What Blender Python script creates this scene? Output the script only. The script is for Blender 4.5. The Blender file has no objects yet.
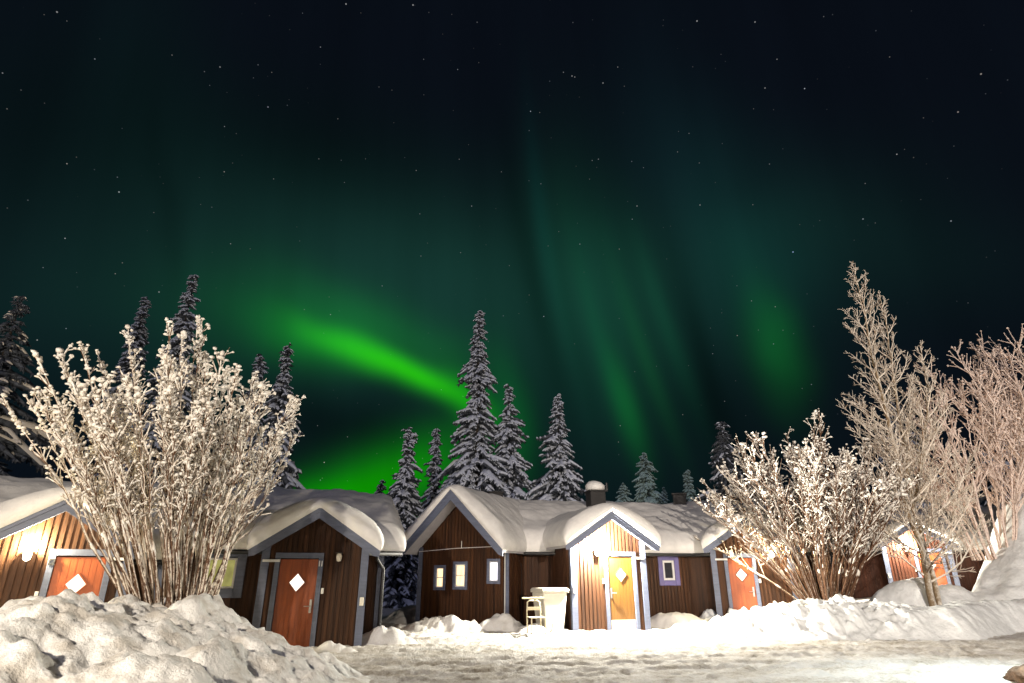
import bpy, math, random
from mathutils import Vector, Matrix, noise

# ------------------------------------------------------------------ camera
SC = bpy.context.scene
COL = SC.collection
R = math.radians
PITCH = 21.4
F = 597.0
cam_d = bpy.data.cameras.new('camera'); cam = bpy.data.objects.new('camera', cam_d); COL.objects.link(cam)
cam.location = (0, 0, 1.5); cam.rotation_euler = (R(90 + PITCH), 0, 0)
cam_d.lens = 36 * F / 1024; cam_d.sensor_width = 36; cam_d.clip_start = .1; cam_d.clip_end = 6000
SC.camera = cam
SC.view_settings.view_transform = 'Standard'; SC.view_settings.look = 'None'
SC.view_settings.exposure = 0; SC.view_settings.gamma = 1
SC.cycles.max_bounces = 5; SC.cycles.diffuse_bounces = 3; SC.cycles.use_denoising = True
SC.cycles.sample_clamp_indirect = 4

_c, _s = math.cos(R(PITCH)), math.sin(R(PITCH))
def ray(px, py):
    u = (px - 512) / F; v = (341.5 - py) / F
    return Vector((u, _c - v * _s, _s + v * _c))
def azel(px, py):
    d = ray(px, py).normalized()
    return Vector((math.degrees(math.atan2(d.x, d.y)), math.degrees(math.asin(d.z)), 0))

# ------------------------------------------------------------------ world: night sky with aurora, as a function of azimuth and elevation
W = bpy.data.worlds.new('World'); SC.world = W; W.use_nodes = True
nt = W.node_tree; N = nt.nodes; L = nt.links; N.clear()
def nd(t, **k):
    n = N.new(t)
    for a, b in k.items(): setattr(n, a, b)
    return n
def setin(sock, v):
    if hasattr(v, 'is_output') or isinstance(v, bpy.types.NodeSocket): L.new(v, sock)
    else: sock.default_value = v
def mth(op, a, b=0.0, cl=False):
    n = nd('ShaderNodeMath', operation=op, use_clamp=cl); setin(n.inputs[0], a); setin(n.inputs[1], b); return n.outputs[0]
def vm(op, a, b=None, scale=None):
    n = nd('ShaderNodeVectorMath', operation=op); setin(n.inputs[0], a)
    if b is not None: setin(n.inputs[1], b)
    if scale is not None: setin(n.inputs['Scale'], scale)
    return n
tc = nd('ShaderNodeTexCoord').outputs['Generated']
dirn = vm('NORMALIZE', tc).outputs[0]
sx = nd('ShaderNodeSeparateXYZ'); L.new(dirn, sx.inputs[0])
az = mth('MULTIPLY', mth('ARCTAN2', sx.outputs[0], sx.outputs[1]), 57.29578)
el = mth('MULTIPLY', mth('ARCSINE', sx.outputs[2]), 57.29578)
# slight warp so the glow has uneven edges
wn = nd('ShaderNodeTexNoise'); wn.inputs['Scale'].default_value = 3.0; wn.inputs['Detail'].default_value = 2; L.new(dirn, wn.inputs['Vector'])
warp = mth('MULTIPLY', mth('SUBTRACT', wn.outputs['Fac'], .5), 6.0)
ae = nd('ShaderNodeCombineXYZ'); L.new(mth('ADD', az, warp), ae.inputs[0]); L.new(mth('ADD', el, mth('MULTIPLY', warp, .6)), ae.inputs[1])
ae = ae.outputs[0]
ae0 = nd('ShaderNodeCombineXYZ'); L.new(az, ae0.inputs[0]); L.new(el, ae0.inputs[1]); ae0 = ae0.outputs[0]
def blob(px, py, ex, ey, minor):
    c = azel(px, py); l = math.hypot(ex, ey)
    e = azel(px + ex, py + ey) - c
    m = azel(px - ey / l * minor, py + ex / l * minor) - c
    mp = nd('ShaderNodeMapping', vector_type='TEXTURE'); L.new(ae0 if minor <= 12 else ae, mp.inputs['Vector'])
    mp.inputs['Location'].default_value = c
    mp.inputs['Rotation'].default_value = (0, 0, math.atan2(e.y, e.x))
    mp.inputs['Scale'].default_value = (e.length, m.length, 1)
    d = vm('DOT_PRODUCT', mp.outputs[0], mp.outputs[0]).outputs['Value']
    return mth('EXPONENT', mth('MULTIPLY', d, -1.0))
acc = nd('ShaderNodeRGB'); acc.outputs[0].default_value = (.0026, .0042, .0078, 1); acc = acc.outputs[0]
BL = [  # px, py, major axis px, minor px, colour
 (430, 275, 270, 10, 88, (.0035, .025, .016)),
 (200, 320, 240, 0, 85, (.002, .014, .010)),
 (540, 390, 190, 0, 110, (.001, .012, .007)),
 (285, 318, 90, 12, 42, (.0, .038, .002)),
 (312, 338, 50, 14, 20, (.001, .09, .0)),
 (366, 350, 52, 20, 12.5, (.010, .30, -.008)),
 (420, 380, 42, 25, 12.5, (.010, .36, -.010)),
 (466, 412, 18, 34, 18, (.001, .15, -.004)),
 (385, 328, 80, 30, 26, (.001, .060, .003)),
 (395, 478, 60, -20, 34, (.001, .22, -.008)),
 (335, 488, 40, 0, 20, (.0, .13, -.004)),
 (505, 430, 6, 70, 22, (.0, .055, .004)),
 (600, 290, 34, 110, 50, (.001, .021, .009)),
 (626, 405, 16, 50, 12, (.001, .060, .006)),
 (600, 345, 26, 90, 9, (.0, .012, .003)),
 (560, 300, 26, 100, 10, (.0, .006, .003)),
 (646, 360, 28, 75, 9, (.001, .022, .003)),
 (668, 330, 30, 80, 10, (.001, .018, .007)),
 (540, 215, 12, 90, 9, (.0, .006, .006)),
 (772, 345, 20, 48, 20, (.001, .062, .006)),
 (745, 270, 40, 60, 55, (.001, .016, .011)),
 (700, 190, 60, 100, 60, (.001, .008, .008)),
 (860, 240, 150, 30, 60, (.0008, .006, .004)),
 (150, 60, 30, 120, 70, (.0, .0022, .001)),
]
for px, py, ex, ey, mi, c in BL:
    g = blob(px, py, ex, ey, mi)
    sc_ = vm('SCALE', c, scale=g)
    acc = vm('ADD', acc, sc_.outputs[0]).outputs[0]
for px, py, ex, ey, mi, k in [(524, 250, 26, 120, 12, .26), (548, 330, 22, 90, 11, .2), (704, 360, 26, 90, 12, .30), (165, 210, 8, 90, 14, .2), (320, 150, 120, 10, 60, .35), (60, 130, 120, 0, 90, .3),
                              (720, 420, 40, 60, 40, .3), (345, 415, 60, 22, 26, .40), (578, 350, 22, 90, 8, .15)]:
    g = blob(px, py, ex, ey, mi)
    acc = vm('SCALE', acc, scale=mth('SUBTRACT', 1.0, mth('MULTIPLY', g, k))).outputs[0]
# vertical rays
rv = nd('ShaderNodeCombineXYZ'); L.new(mth('ADD', mth('MULTIPLY', az, .16), mth('MULTIPLY', el, .012)), rv.inputs[0]); L.new(mth('MULTIPLY', el, .012), rv.inputs[1])
rn = nd('ShaderNodeTexNoise'); rn.inputs['Scale'].default_value = 1.0; rn.inputs['Detail'].default_value = 3; L.new(rv.outputs[0], rn.inputs['Vector'])
acc = vm('SCALE', acc, scale=mth('ADD', .74, mth('MULTIPLY', rn.outputs['Fac'], .52))).outputs[0]
# stars
for scl, thr, gain, seed in ((34, .033, .9, 0), (62, .046, .5, 7)):
    vo = nd('ShaderNodeTexVoronoi', feature='F1'); vo.inputs['Scale'].default_value = scl; vo.inputs['Randomness'].default_value = 1
    L.new(vm('ADD', dirn, (seed, seed * .3, 0)).outputs[0], vo.inputs['Vector'])
    core = mth('SUBTRACT', 1.0, mth('DIVIDE', vo.outputs['Distance'], thr * (1 if scl < 50 else 1.3)), True)
    sc3 = nd('ShaderNodeSeparateColor'); L.new(vo.outputs['Color'], sc3.inputs[0])
    pw = mth('POWER', sc3.outputs[0], 2.2)
    star = mth('MULTIPLY', mth('MULTIPLY', core, pw), gain)
    tint = nd('ShaderNodeMix', data_type='RGBA'); L.new(sc3.outputs[1], tint.inputs[0]); tint.inputs[6].default_value = (.75, .85, 1, 1); tint.inputs[7].default_value = (1, .9, .8, 1)
    acc = vm('ADD', acc, vm('SCALE', tint.outputs[2], scale=star).outputs[0]).outputs[0]
for px, py, b, c in [(793, 252, .9, (.45, .6, 1)), (346, 4, .5, (1, 1, 1)), (413, 5, .5, (1, 1, 1)), (57, 12, .4, (1, 1, 1)), (119, 192, .5, (.9, 1, 1)), (220, 67, .3, (1, 1, 1)),
                     (697, 21, .5, (1, 1, 1)), (755, 22, .35, (1, 1, 1)), (981, 74, .45, (1, .9, .8)), (958, 112, .4, (1, .85, .8)), (863, 219, .4, (.8, .9, 1)), (951, 221, .4, (.8, .9, 1)),
                     (572, 76, .35, (1, 1, 1)), (603, 83, .35, (1, 1, 1)), (268, 107, .35, (.8, .8, 1)), (637, 206, .3, (1, 1, 1)), (159, 292, .35, (1, 1, 1)), (700, 205, .3, (1, 1, 1)), (765, 88, .3, (1, 1, 1))]:
    d = ray(px, py).normalized()
    ds = vm('DISTANCE', dirn, tuple(d)).outputs['Value']
    g = mth('SUBTRACT', 1.0, mth('DIVIDE', ds, .0012), True)
    acc = vm('ADD', acc, vm('SCALE', c, scale=mth('MULTIPLY', g, b)).outputs[0]).outputs[0]
bg = nd('ShaderNodeBackground'); L.new(acc, bg.inputs[0]); bg.inputs[1].default_value = 1.0
wo = nd('ShaderNodeOutputWorld'); L.new(bg.outputs[0], wo.inputs[0])

# ------------------------------------------------------------------ lights
def light(name, kind, loc, power, color, size, target=None, spot=None, blend=.6):
    d = bpy.data.lights.new(name, kind); o = bpy.data.objects.new(name, d); COL.objects.link(o)
    o.location = loc; d.energy = power; d.color = color
    if kind == 'SUN': d.angle = size
    else: d.shadow_soft_size = size
    if target is not None: o.rotation_euler = (Vector(target) - Vector(loc)).to_track_quat('-Z', 'Y').to_euler()
    if spot: d.spot_size = spot; d.spot_blend = blend
    return o
# street lamp of the yard behind the photographer, a second one over the road at the right, and an added dim violet sun as fill
light('left_yard_lamp_light', 'POINT', (-7.0, -3.0, 5.2), 8200, (1, .88, .72), .30)
light('right_yard_lamp_light', 'SPOT', (9.0, -4.5, 5.6), 19500, (1, .88, .75), .12, (13.0, 20, 4), R(92), 1.0)
light('road_lamp_light', 'SPOT', (9.6, 9.2, 3.4), 3600, (.80, .97, 1), .12, (8.4, 9.4, 0), R(105), 1.0)
light('fill_sun', 'SUN', (0, -20, 50), .27, (.70, .70, 1.0), R(.5), (14, 40, 12))  # added fill, no such source seen: lifts the distant trees and roofs

# ------------------------------------------------------------------ materials
def new_mat(name):
    m = bpy.data.materials.new(name); m.use_nodes = True
    t = m.node_tree; b = t.nodes['Principled BSDF']
    return m, t, b
def tn(t, typ, **k):
    n = t.nodes.new(typ)
    for a, b in k.items():
        if a in n.inputs: n.inputs[a].default_value = b
        else: setattr(n, a, b)
    return n
def ramp(t, fac, stops):
    r = t.nodes.new('ShaderNodeValToRGB'); t.links.new(fac, r.inputs[0])
    while len(r.color_ramp.elements) < len(stops): r.color_ramp.elements.new(.5)
    for e, (p, c) in zip(r.color_ramp.elements, stops): e.position = p; e.color = (*c, 1)
    return r.outputs[0]
def noise_tex(t, scale, detail=4, rough=.55, vec=None, stretch=None):
    n = t.nodes.new('ShaderNodeTexNoise'); n.inputs['Scale'].default_value = scale; n.inputs['Detail'].default_value = detail; n.inputs['Roughness'].default_value = rough
    c = t.nodes.new('ShaderNodeTexCoord')
    v = c.outputs['Object']
    if stretch:
        mp = t.nodes.new('ShaderNodeMapping'); mp.inputs['Scale'].default_value = stretch; t.links.new(v, mp.inputs[0]); v = mp.outputs[0]
    t.links.new(v, n.inputs['Vector'])
    return n.outputs['Fac']
def bump(t, b, h, dist, strength=1.0):
    n = t.nodes.new('ShaderNodeBump'); n.inputs['Distance'].default_value = dist; n.inputs['Strength'].default_value = strength
    t.links.new(h, n.inputs['Height']); t.links.new(n.outputs[0], b.inputs['Normal'])
def snow_mat(name, c0, c1, sc=6, bd=.02, rough=.65, fine=40):
    m, t, b = new_mat(name)
    f = noise_tex(t, sc, 6, .6)
    t.links.new(ramp(t, f, [(.35, c0), (.65, c1)]), b.inputs['Base Color'])
    b.inputs['Roughness'].default_value = rough
    f2 = noise_tex(t, fine, 4, .7)
    ad = t.nodes.new('ShaderNodeMath'); ad.operation = 'MULTIPLY_ADD'; t.links.new(f2, ad.inputs[0]); ad.inputs[1].default_value = .25; t.links.new(f, ad.inputs[2])
    bump(t, b, ad.outputs[0], bd)
    b.inputs['Specular IOR Level'].default_value = .3
    return m
def plain(name, c, rough=.5, metal=0, var=.15, sc=8, stretch=None, bd=0):
    m, t, b = new_mat(name)
    f = noise_tex(t, sc, 5, .6, stretch=stretch)
    a = tuple(x * (1 - var) for x in c); z = tuple(min(1, x * (1 + var)) for x in c)
    t.links.new(ramp(t, f, [(.3, a), (.7, z)]), b.inputs['Base Color'])
    b.inputs['Roughness'].default_value = rough; b.inputs['Metallic'].default_value = metal
    if bd: bump(t, b, f, bd)
    return m
def emis(name, c, s, var=.3, sc=3, stretch=(1, 1, 1)):
    m, t, b = new_mat(name)
    f = noise_tex(t, sc, 2, .5, stretch=stretch)
    col = ramp(t, f, [(.3, tuple(x * (1 - var) for x in c)), (.7, c)])
    t.links.new(col, b.inputs['Emission Color']); b.inputs['Emission Strength'].default_value = s
    b.inputs['Base Color'].default_value = (*[x * .3 for x in c], 1); b.inputs['Roughness'].default_value = .2
    return m
M = {}
M['snow'] = snow_mat('roof_snow', (.72, .70, .68), (.84, .82, .79), 2.5, .03, fine=22)
M['bank'] = snow_mat('bank_snow', (.64, .60, .54), (.88, .87, .84), 2.6, .07, fine=22)
_e = [n for n in M['bank'].node_tree.nodes if n.type == 'VALTORGB'][0].color_ramp.elements
_e[0].position = .38; _e[1].position = .54
M['bankr'] = snow_mat('bank_snow_clean', (.68, .70, .70), (.84, .86, .86), 4.0, .05, fine=30)
M['ground'] = snow_mat('ground_snow', (.66, .64, .60), (.82, .81, .79), 4, .03, fine=30)
M['clump'] = snow_mat('snow_clump', (.64, .57, .49), (.86, .84, .80), 12, .004, fine=60)
# packed road: grit and tyre-polished streaks
m, t, b = new_mat('packed_snow_road')
f = noise_tex(t, 1.4, 6, .6, stretch=(.8, 1.2, 1)); f2 = noise_tex(t, 12, 6, .8, stretch=(1, .8, 1)); f3 = noise_tex(t, 30, 3, .7)
mx = t.nodes.new('ShaderNodeMath'); mx.operation = 'MULTIPLY_ADD'; t.links.new(f2, mx.inputs[0]); mx.inputs[1].default_value = .8; t.links.new(f, mx.inputs[2])
t.links.new(ramp(t, mx.outputs[0], [(.66, (.38, .33, .26)), (.82, (.66, .62, .56)), (1.02, (.84, .82, .79))]), b.inputs['Base Color'])
b.inputs['Roughness'].default_value = .85; b.inputs['Specular IOR Level'].default_value = .15
a2 = t.nodes.new('ShaderNodeMath'); a2.operation = 'MULTIPLY_ADD'; t.links.new(f3, a2.inputs[0]); a2.inputs[1].default_value = .5; t.links.new(f2, a2.inputs[2])
bump(t, b, a2.outputs[0], .10)
M['road'] = m
def wood(name, c0, c1):
    m, t, b = new_mat(name)
    f = noise_tex(t, 1.0, 4, .7, stretch=(9.5, 9.5, .25)); g = noise_tex(t, 5, 5, .7, stretch=(14, 14, .7))
    mx = t.nodes.new('ShaderNodeMath'); mx.operation = 'MULTIPLY_ADD'; t.links.new(g, mx.inputs[0]); mx.inputs[1].default_value = .5; t.links.new(f, mx.inputs[2])
    t.links.new(ramp(t, mx.outputs[0], [(.55, c0), (.95, c1)]), b.inputs['Base Color'])
    b.inputs['Roughness'].default_value = .62; b.inputs['Specular IOR Level'].default_value = .24; bump(t, b, g, .004)
    return m
M['wood'] = wood('dark_brown_siding', (.014, .0048, .0015), (.070, .026, .0080))
M['redwood'] = wood('red_brown_siding', (.030, .009, .004), (.085, .024, .009))
M['trim'] = plain('grey_blue_trim', (.10, .115, .17), .5, var=.18, sc=3, stretch=(1, 1, 6))
M['trimv'] = plain('violet_trim', (.13, .11, .27), .5, var=.15)
M['sash'] = plain('white_sash', (.72, .70, .68), .4, var=.06)
M['door'] = plain('orange_door', (.27, .060, .014), .42, var=.22, sc=2.5, stretch=(6, 6, .6))
M['door_lamplit'] = plain('orange_door_lamplit', (.115, .050, .007), .42, var=.18, sc=2.5, stretch=(6, 6, .6))  # orange door with the wall lamp's yellow light put into its colour
M['white'] = plain('white_paint', (.78, .77, .74), .4, var=.05)
M['metal'] = plain('brushed_metal', (.55, .53, .50), .35, .9, var=.1)
M['dark'] = plain('black_metal', (.02, .02, .022), .5, var=.2)
M['chim'] = plain('chimney_black', (.018, .016, .016), .7, var=.3)
M['bin'] = plain('cream_plastic', (.72, .68, .58), .5, var=.06, sc=2)
M['sled'] = plain('pale_wood', (.62, .55, .38), .55, var=.15)
M['glass_lit'] = emis('diamond_glass_lit', (1, .95, .85), 1.4, .05)
M['glass_white'] = emis('window_lit_white', (.84, .87, 1.0), 2.4, .25, 3, (6, 1, .5))
M['glass_warm'] = emis('window_lit_warm', (1, .74, .40), 2.2, .45, 2.2, (6, 1, .8))
M['glass_green'] = emis('window_lit_dim', (.36, .34, .11), 1.0, .45, 5)
m, t, b = new_mat('window_dark'); b.inputs['Base Color'].default_value = (.03, .03, .035, 1); b.inputs['Roughness'].default_value = .08; M['glass_dark'] = m
M['bulb'] = emis('lamp_glass_lit', (1, .86, .6), 30, .02)
M['bulb_off'] = plain('lamp_glass_off', (.75, .68, .55), .2, var=.05)
M['curtain'] = plain('pale_curtain', (.35, .35, .33), .8, var=.3, sc=3, stretch=(8, 1, 1))
M['bark'] = plain('spruce_bark', (.06, .045, .035), .9, var=.4, sc=12)
M['needle'] = plain('spruce_needles', (.085, .095, .115), .8, var=.9, sc=5)
M['treesnow'] = plain('tree_snow', (.74, .78, .92), .8, var=.15, sc=4)
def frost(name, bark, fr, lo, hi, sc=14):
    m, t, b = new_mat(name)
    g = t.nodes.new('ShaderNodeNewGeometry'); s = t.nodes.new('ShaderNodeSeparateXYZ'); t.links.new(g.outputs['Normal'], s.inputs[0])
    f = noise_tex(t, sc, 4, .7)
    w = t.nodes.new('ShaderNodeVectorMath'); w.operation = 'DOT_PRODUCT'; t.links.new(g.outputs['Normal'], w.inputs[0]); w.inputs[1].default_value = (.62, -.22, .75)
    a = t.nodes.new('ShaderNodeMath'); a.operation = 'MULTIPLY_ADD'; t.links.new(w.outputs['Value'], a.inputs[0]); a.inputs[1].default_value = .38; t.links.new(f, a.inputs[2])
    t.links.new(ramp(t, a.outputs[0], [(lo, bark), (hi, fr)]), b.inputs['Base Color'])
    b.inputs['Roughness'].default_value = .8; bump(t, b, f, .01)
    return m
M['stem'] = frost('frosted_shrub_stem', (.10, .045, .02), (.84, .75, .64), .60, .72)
M['twig'] = frost('frosted_twig', (.26, .16, .09), (.86, .78, .68), .20, .42)
M['birch'] = frost('frosted_birch_bark', (.22, .15, .08), (.74, .70, .62), .42, .78, 9)
M['pink'] = frost('pink_frost_twig', (.34, .20, .14), (.86, .72, .64), .16, .40)
M['rock'] = plain('brown_boulder', (.10, .055, .028), .85, var=.6, sc=9, bd=.04)
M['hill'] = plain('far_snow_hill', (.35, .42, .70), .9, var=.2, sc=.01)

# ------------------------------------------------------------------ mesh helper
class MB:
    def __init__(s): s.v = []; s.f = []; s.mi = []; s.m = 0
    def add(s, vs, fs):
        o = len(s.v); s.v.extend(vs); s.f.extend(tuple(i + o for i in f) for f in fs); s.mi.extend([s.m] * len(fs))
    def box(s, x0, x1, y0, y1, z0, z1, ztop=None):
        # ztop: optional pair of top heights at x0 and x1
        a, b = ztop if ztop else (z1, z1)
        s.add([(x0, y0, z0), (x1, y0, z0), (x1, y1, z0), (x0, y1, z0), (x0, y0, a), (x1, y0, b), (x1, y1, b), (x0, y1, a)],
              [(0, 3, 2, 1), (4, 5, 6, 7), (0, 1, 5, 4), (1, 2, 6, 5), (2, 3, 7, 6), (3, 0, 4, 7)])
    def prism(s, poly, y0, y1):
        # poly in (x, z), extruded along y
        n = len(poly)
        vs = [(x, y0, z) for x, z in poly] + [(x, y1, z) for x, z in poly]
        fs = [tuple(range(n)), tuple(range(2 * n - 1, n - 1, -1))] + [(i, i + n, (i + 1) % n + n, (i + 1) % n) for i in range(n)]
        s.add(vs, fs)
    def tube(s, pts, rad, n=6, cap=True):
        pts = [Vector(p) for p in pts]
        if not isinstance(rad, (list, tuple)): rad = [rad] * len(pts)
        vs = []; up = Vector((0, 0, 1))
        prev = None
        for i, p in enumerate(pts):
            d = (pts[min(i + 1, len(pts) - 1)] - pts[max(i - 1, 0)])
            if d.length < 1e-9: d = Vector((0, 0, 1))
            d.normalize()
            if prev is None:
                a = d.cross(up)
                if a.length < .1: a = d.cross(Vector((1, 0, 0)))
            else:
                a = prev - d * prev.dot(d)
                if a.length < 1e-4: a = d.orthogonal()
            a.normalize(); prev = a; b_ = d.cross(a)
            for k in range(n):
                t_ = 2 * math.pi * k / n
                vs.append(tuple(p + (a * math.cos(t_) + b_ * math.sin(t_)) * rad[i]))
        fs = []
        for i in range(len(pts) - 1):
            for k in range(n):
                k2 = (k + 1) % n
                fs.append((i * n + k, i * n + k2, (i + 1) * n + k2, (i + 1) * n + k))
        if cap:
            fs.append(tuple(range(n - 1, -1, -1))); fs.append(tuple(range((len(pts) - 1) * n, len(pts) * n)))
        s.add(vs, fs)
    def build(s, name, mats, parent=None, smooth=False, bevel=0):
        me = bpy.data.meshes.new(name); me.from_pydata(s.v, [], s.f)
        if not isinstance(mats, (list, tuple)): mats = [mats]
        for m_ in mats: me.materials.append(m_)
        if len(mats) > 1: me.polygons.foreach_set('material_index', s.mi)
        if smooth: me.polygons.foreach_set('use_smooth', [True] * len(me.polygons))
        me.update()
        o = bpy.data.objects.new(name, me); COL.objects.link(o)
        if parent: o.parent = parent
        if bevel:
            bv = o.modifiers.new('bevel', 'BEVEL'); bv.width = bevel; bv.segments = 2; bv.limit_method = 'ANGLE'
        return o
def tag(o, label=None, cat=None, group=None, kind=None):
    if label: o['label'] = label
    if cat: o['category'] = cat
    if group: o['group'] = group
    if kind: o['kind'] = kind
    return o
def thing(name, loc, rz=0, label=None, cat=None, group=None, sc=1):
    o = bpy.data.objects.new(name, None); COL.objects.link(o); o.location = loc; o.rotation_euler = (0, 0, R(rz)); o.scale = (sc, sc, sc); o.empty_display_size = .2
    return tag(o, label, cat, group)
def sstep(a, b, x):
    t_ = max(0, min(1, (x - a) / (b - a))); return t_ * t_ * (3 - 2 * t_)
def interp(tab, x):
    if x <= tab[0][0]: return tab[0][1]
    for (a, b_), (c, d) in zip(tab, tab[1:]):
        if x <= c:
            u = (x - a) / (c - a); u = u * u * (3 - 2 * u); return b_ + (d - b_) * u
    return tab[-1][1]
def fbm(x, y, z=0, o=4): return noise.fractal(Vector((x, y, z)), .9, 2.1, o)

# ------------------------------------------------------------------ ground, road, banks, hill
def heightfield(name, xs, ys, fn, mat, kind='structure', skirt=None, parent=None):
    vs = []; nx = len(xs)
    for y in ys:
        for x in xs: 
            r_ = fn(x, y)
            vs.append(r_ if isinstance(r_, tuple) else (x, y, r_))
    fs = [(j * nx + i, j * nx + i + 1, (j + 1) * nx + i + 1, (j + 1) * nx + i) for j in range(len(ys) - 1) for i in range(nx - 1)]
    mb = MB(); mb.add(vs, fs)
    o = mb.build(name, mat, parent, smooth=True)
    if kind: o['kind'] = kind
    return o
def lin(a, b, st):
    n = max(1, int(round((b - a) / st))); return [a + (b - a) * i / n for i in range(n + 1)]
mb = MB()
mb.add([(-3000, -200, -.12), (3000, -200, -.12), (3000, 3000, -.12), (-3000, 3000, -.12)], [(0, 1, 2, 3)])
mb.build('snow_field', M['ground'])['kind'] = 'structure'
def billow(x, y, s, seed=0, o=4):
    h = 0; a = 1; t_ = 0
    for k in range(o):
        h += a * abs(noise.noise(Vector((x / s + seed, y / s, seed + k * 7.1)))) * 2; t_ += a; a *= .52; s *= .47
    return h / t_
def lumps(x, y, s, seed=0):
    # rounded chunks of ploughed snow
    p = Vector((x / s + .35 * noise.noise(Vector((x * 1.7 / s, y * 1.7 / s, seed))), y / s + .35 * noise.noise(Vector((x * 1.7 / s, y * 1.7 / s, seed + 9))), seed))
    d, pts = noise.voronoi(p)
    c = pts[0]
    h = noise.cell(c * 7.3 + Vector((seed, 3.1, 2)))
    e = sstep(0, .45, d[1] - d[0])
    return e * (.45 + .55 * h)
def road_h(x, y):
    h = .030 * fbm(x * 2.2, y * 2.6, 1, 5) + .034 * noise.noise(Vector((x * 6, y * 6, 3))) + .024 * abs(noise.noise(Vector((x * 11, y * 11, 8)))) + .02 * fbm(x * .5, y * .5, 7, 2)
    h += .014 * max(0, noise.noise(Vector((x * 5, y * 7, 13)))) 
    for c0, kx in ((11.6, .10), (13.1, .10), (12.3, .02), (14.6, .03)):
        yy = y - c0 - kx * (x - 2) + .004 * (x - 4) ** 2 + .12 * noise.noise(Vector((x * .3, c0, 0)))
        g = math.exp(-(yy / .13) ** 2)
        h -= g * (.042 + .016 * math.sin(x * 26)); h += .016 * math.exp(-((abs(yy) - .24) / .08) ** 2)
    # snow kicked up near the walls in the middle
    k = sstep(16.3, 18.2, y + .35 * noise.noise(Vector((x * .8, 4, 1)))) * (1 - sstep(1.5, 3.2, abs(x - 2.9) + 0 * y) * 0)
    h += k * .03 * (1 + fbm(x * 3, y * 3, 5, 4))
    return h
heightfield('packed_snow_road', lin(-13, 22, .055), lin(7.0, 22.0, .055), road_h, M['road'])
# snow_ground: the untrodden snow around and behind the cabins
def yard_h(x, y):
    h = .10 * fbm(x * .35, y * .35, 2, 4) - .04
    h += .05 * sstep(22, 30, y)
    h += interp([(9.5, 0), (13, .35), (18, .9), (25, 1.6)], x) * sstep(17.5, 23, y)
    return h
heightfield('snow_ground', lin(-30, 34, .25), lin(19.0, 60, .3), lambda x, y: yard_h(x, y) * sstep(19.0, 20.5, y) - .10 * (1 - sstep(19.0, 20.5, y)), M['ground'])

# left foreground bank: crest line from the near left to its toe at the road
CRL = [(-11, .85), (-8.5, 1.0), (-6.6, 1.08), (-5.7, 1.22), (-5.0, 1.14), (-4.3, 1.0), (-3.6, .88), (-3.05, .72), (-2.65, .52), (-2.35, .28), (-1.95, .0), (-1.5, -.15)]
def bank_l(x, y):
    c = interp(CRL, x) 
    yc = 9.0
    front = sstep(3.4, yc, y) ** .8
    back = 1 - sstep(yc + .8, 11.6 + (0 if x > -4 else .8), y)
    env = front * (back if y > yc else 1)
    toe = sstep(-1.5, -2.6 - .25 * noise.noise(Vector((y * 1.3, 0, 2))), x)
    h = c * env
    a = max(0, min(1, h / .4)) * toe
    big = sstep(-5.0, -3.6, x + .5 * math.sin(y * 1.1))
    h += a * ((.18 + .26 * big) * (lumps(x, y, 1.15 + .0 * big, 1) - .45) + (.20 - .10 * big) * (billow(x, y, .62, 4.2, 4) - .42) + .22 * fbm(x * .8, y * .8, 11, 5) + .03 * fbm(x * 5, y * 5, 3, 4) + .012 * noise.noise(Vector((x * 22, y * 22, 1))))
    return h * (.6 + .4 * toe) - .06
heightfield('snow_bank', lin(-12, -1.4, .038), lin(3.6, 12.4, .038), bank_l, M['bank'])
# right bank
CRR = [(4.9, -.1), (5.6, .12), (6.4, .42), (7.4, .66), (8.6, .92), (9.8, .80), (11, .76), (13, .84), (16, .9), (20, 1.0), (24, 1.1)]
def bank_r(x, y):
    front0 = interp([(4.5, 17.4), (8, 16.2), (11, 16.4), (14.5, 18.0), (20, 21)], x)
    c = interp(CRR, x)
    d = y - front0 + .18 * noise.noise(Vector((x * .9, y * .4, 5)))
    steep = interp([(9, 1.5), (11.5, .9), (20, .9)], x)
    f = sstep(0, steep, d) ** .8
    b_ = 1 - .25 * sstep(steep + .3, steep + 1.6, d)
    h = c * f * b_
    rough = 1 - .72 * sstep(9.6, 11.2, x)
    a = max(0, min(1, h / .3))
    h += a * rough * (.10 * (lumps(x, y, .7, 21) - .4) + .34 * (billow(x, y, .6, 2.4, 5) - .35) + .05 * fbm(x * 3, y * 3, 8, 4)) + a * .045 * fbm(x * 1.4, y * 1.8, 4, 5) + a * .02 * fbm(x * 7, y * 7, 4, 3)
    return h * sstep(0, .15, d + .2) - .06
heightfield('snow_bank', lin(4.6, 24, .045), lin(15.6, 21.6, .045), bank_r, M['bankr'])
# big mound at the right edge and the heap by the birch
def mound_r(x, y):
    q = x - .74 * (y - 21)
    h = 3.9 * sstep(13.9, 18.0, q + .45 * noise.noise(Vector((x * .5, y * .5, 3)))) * sstep(19.0, 22.6, y) * (1 - .5 * sstep(25, 29, y))
    h += .6 * sstep(14.0, 15.6, q) * sstep(19.3, 20.6, y) * (1 - sstep(18, 22, x))
    d2 = math.hypot((x - 13.5) / 2.3, (y - 21.3) / 1.35)
    d2 += .25 * noise.noise(Vector((x * .9, y * .9, 8))); h2 = 1.5 * max(0, 1 - d2 * d2) ** 1.2
    h = max(h, h2) + .25 * min(h, h2)
    a = min(1, h / .5)
    return h + a * (.17 * fbm(x * .7, y * .7, 31, 4) + .09 * (lumps(x, y, .9, 33) - .4) + .03 * (lumps(x, y, .35, 35) - .4)) + .1 * sstep(19, 21, y) - .1
heightfield('snow_mound', lin(10, 28, .07), lin(19.4, 29, .07), mound_r, M['bankr'])
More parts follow.
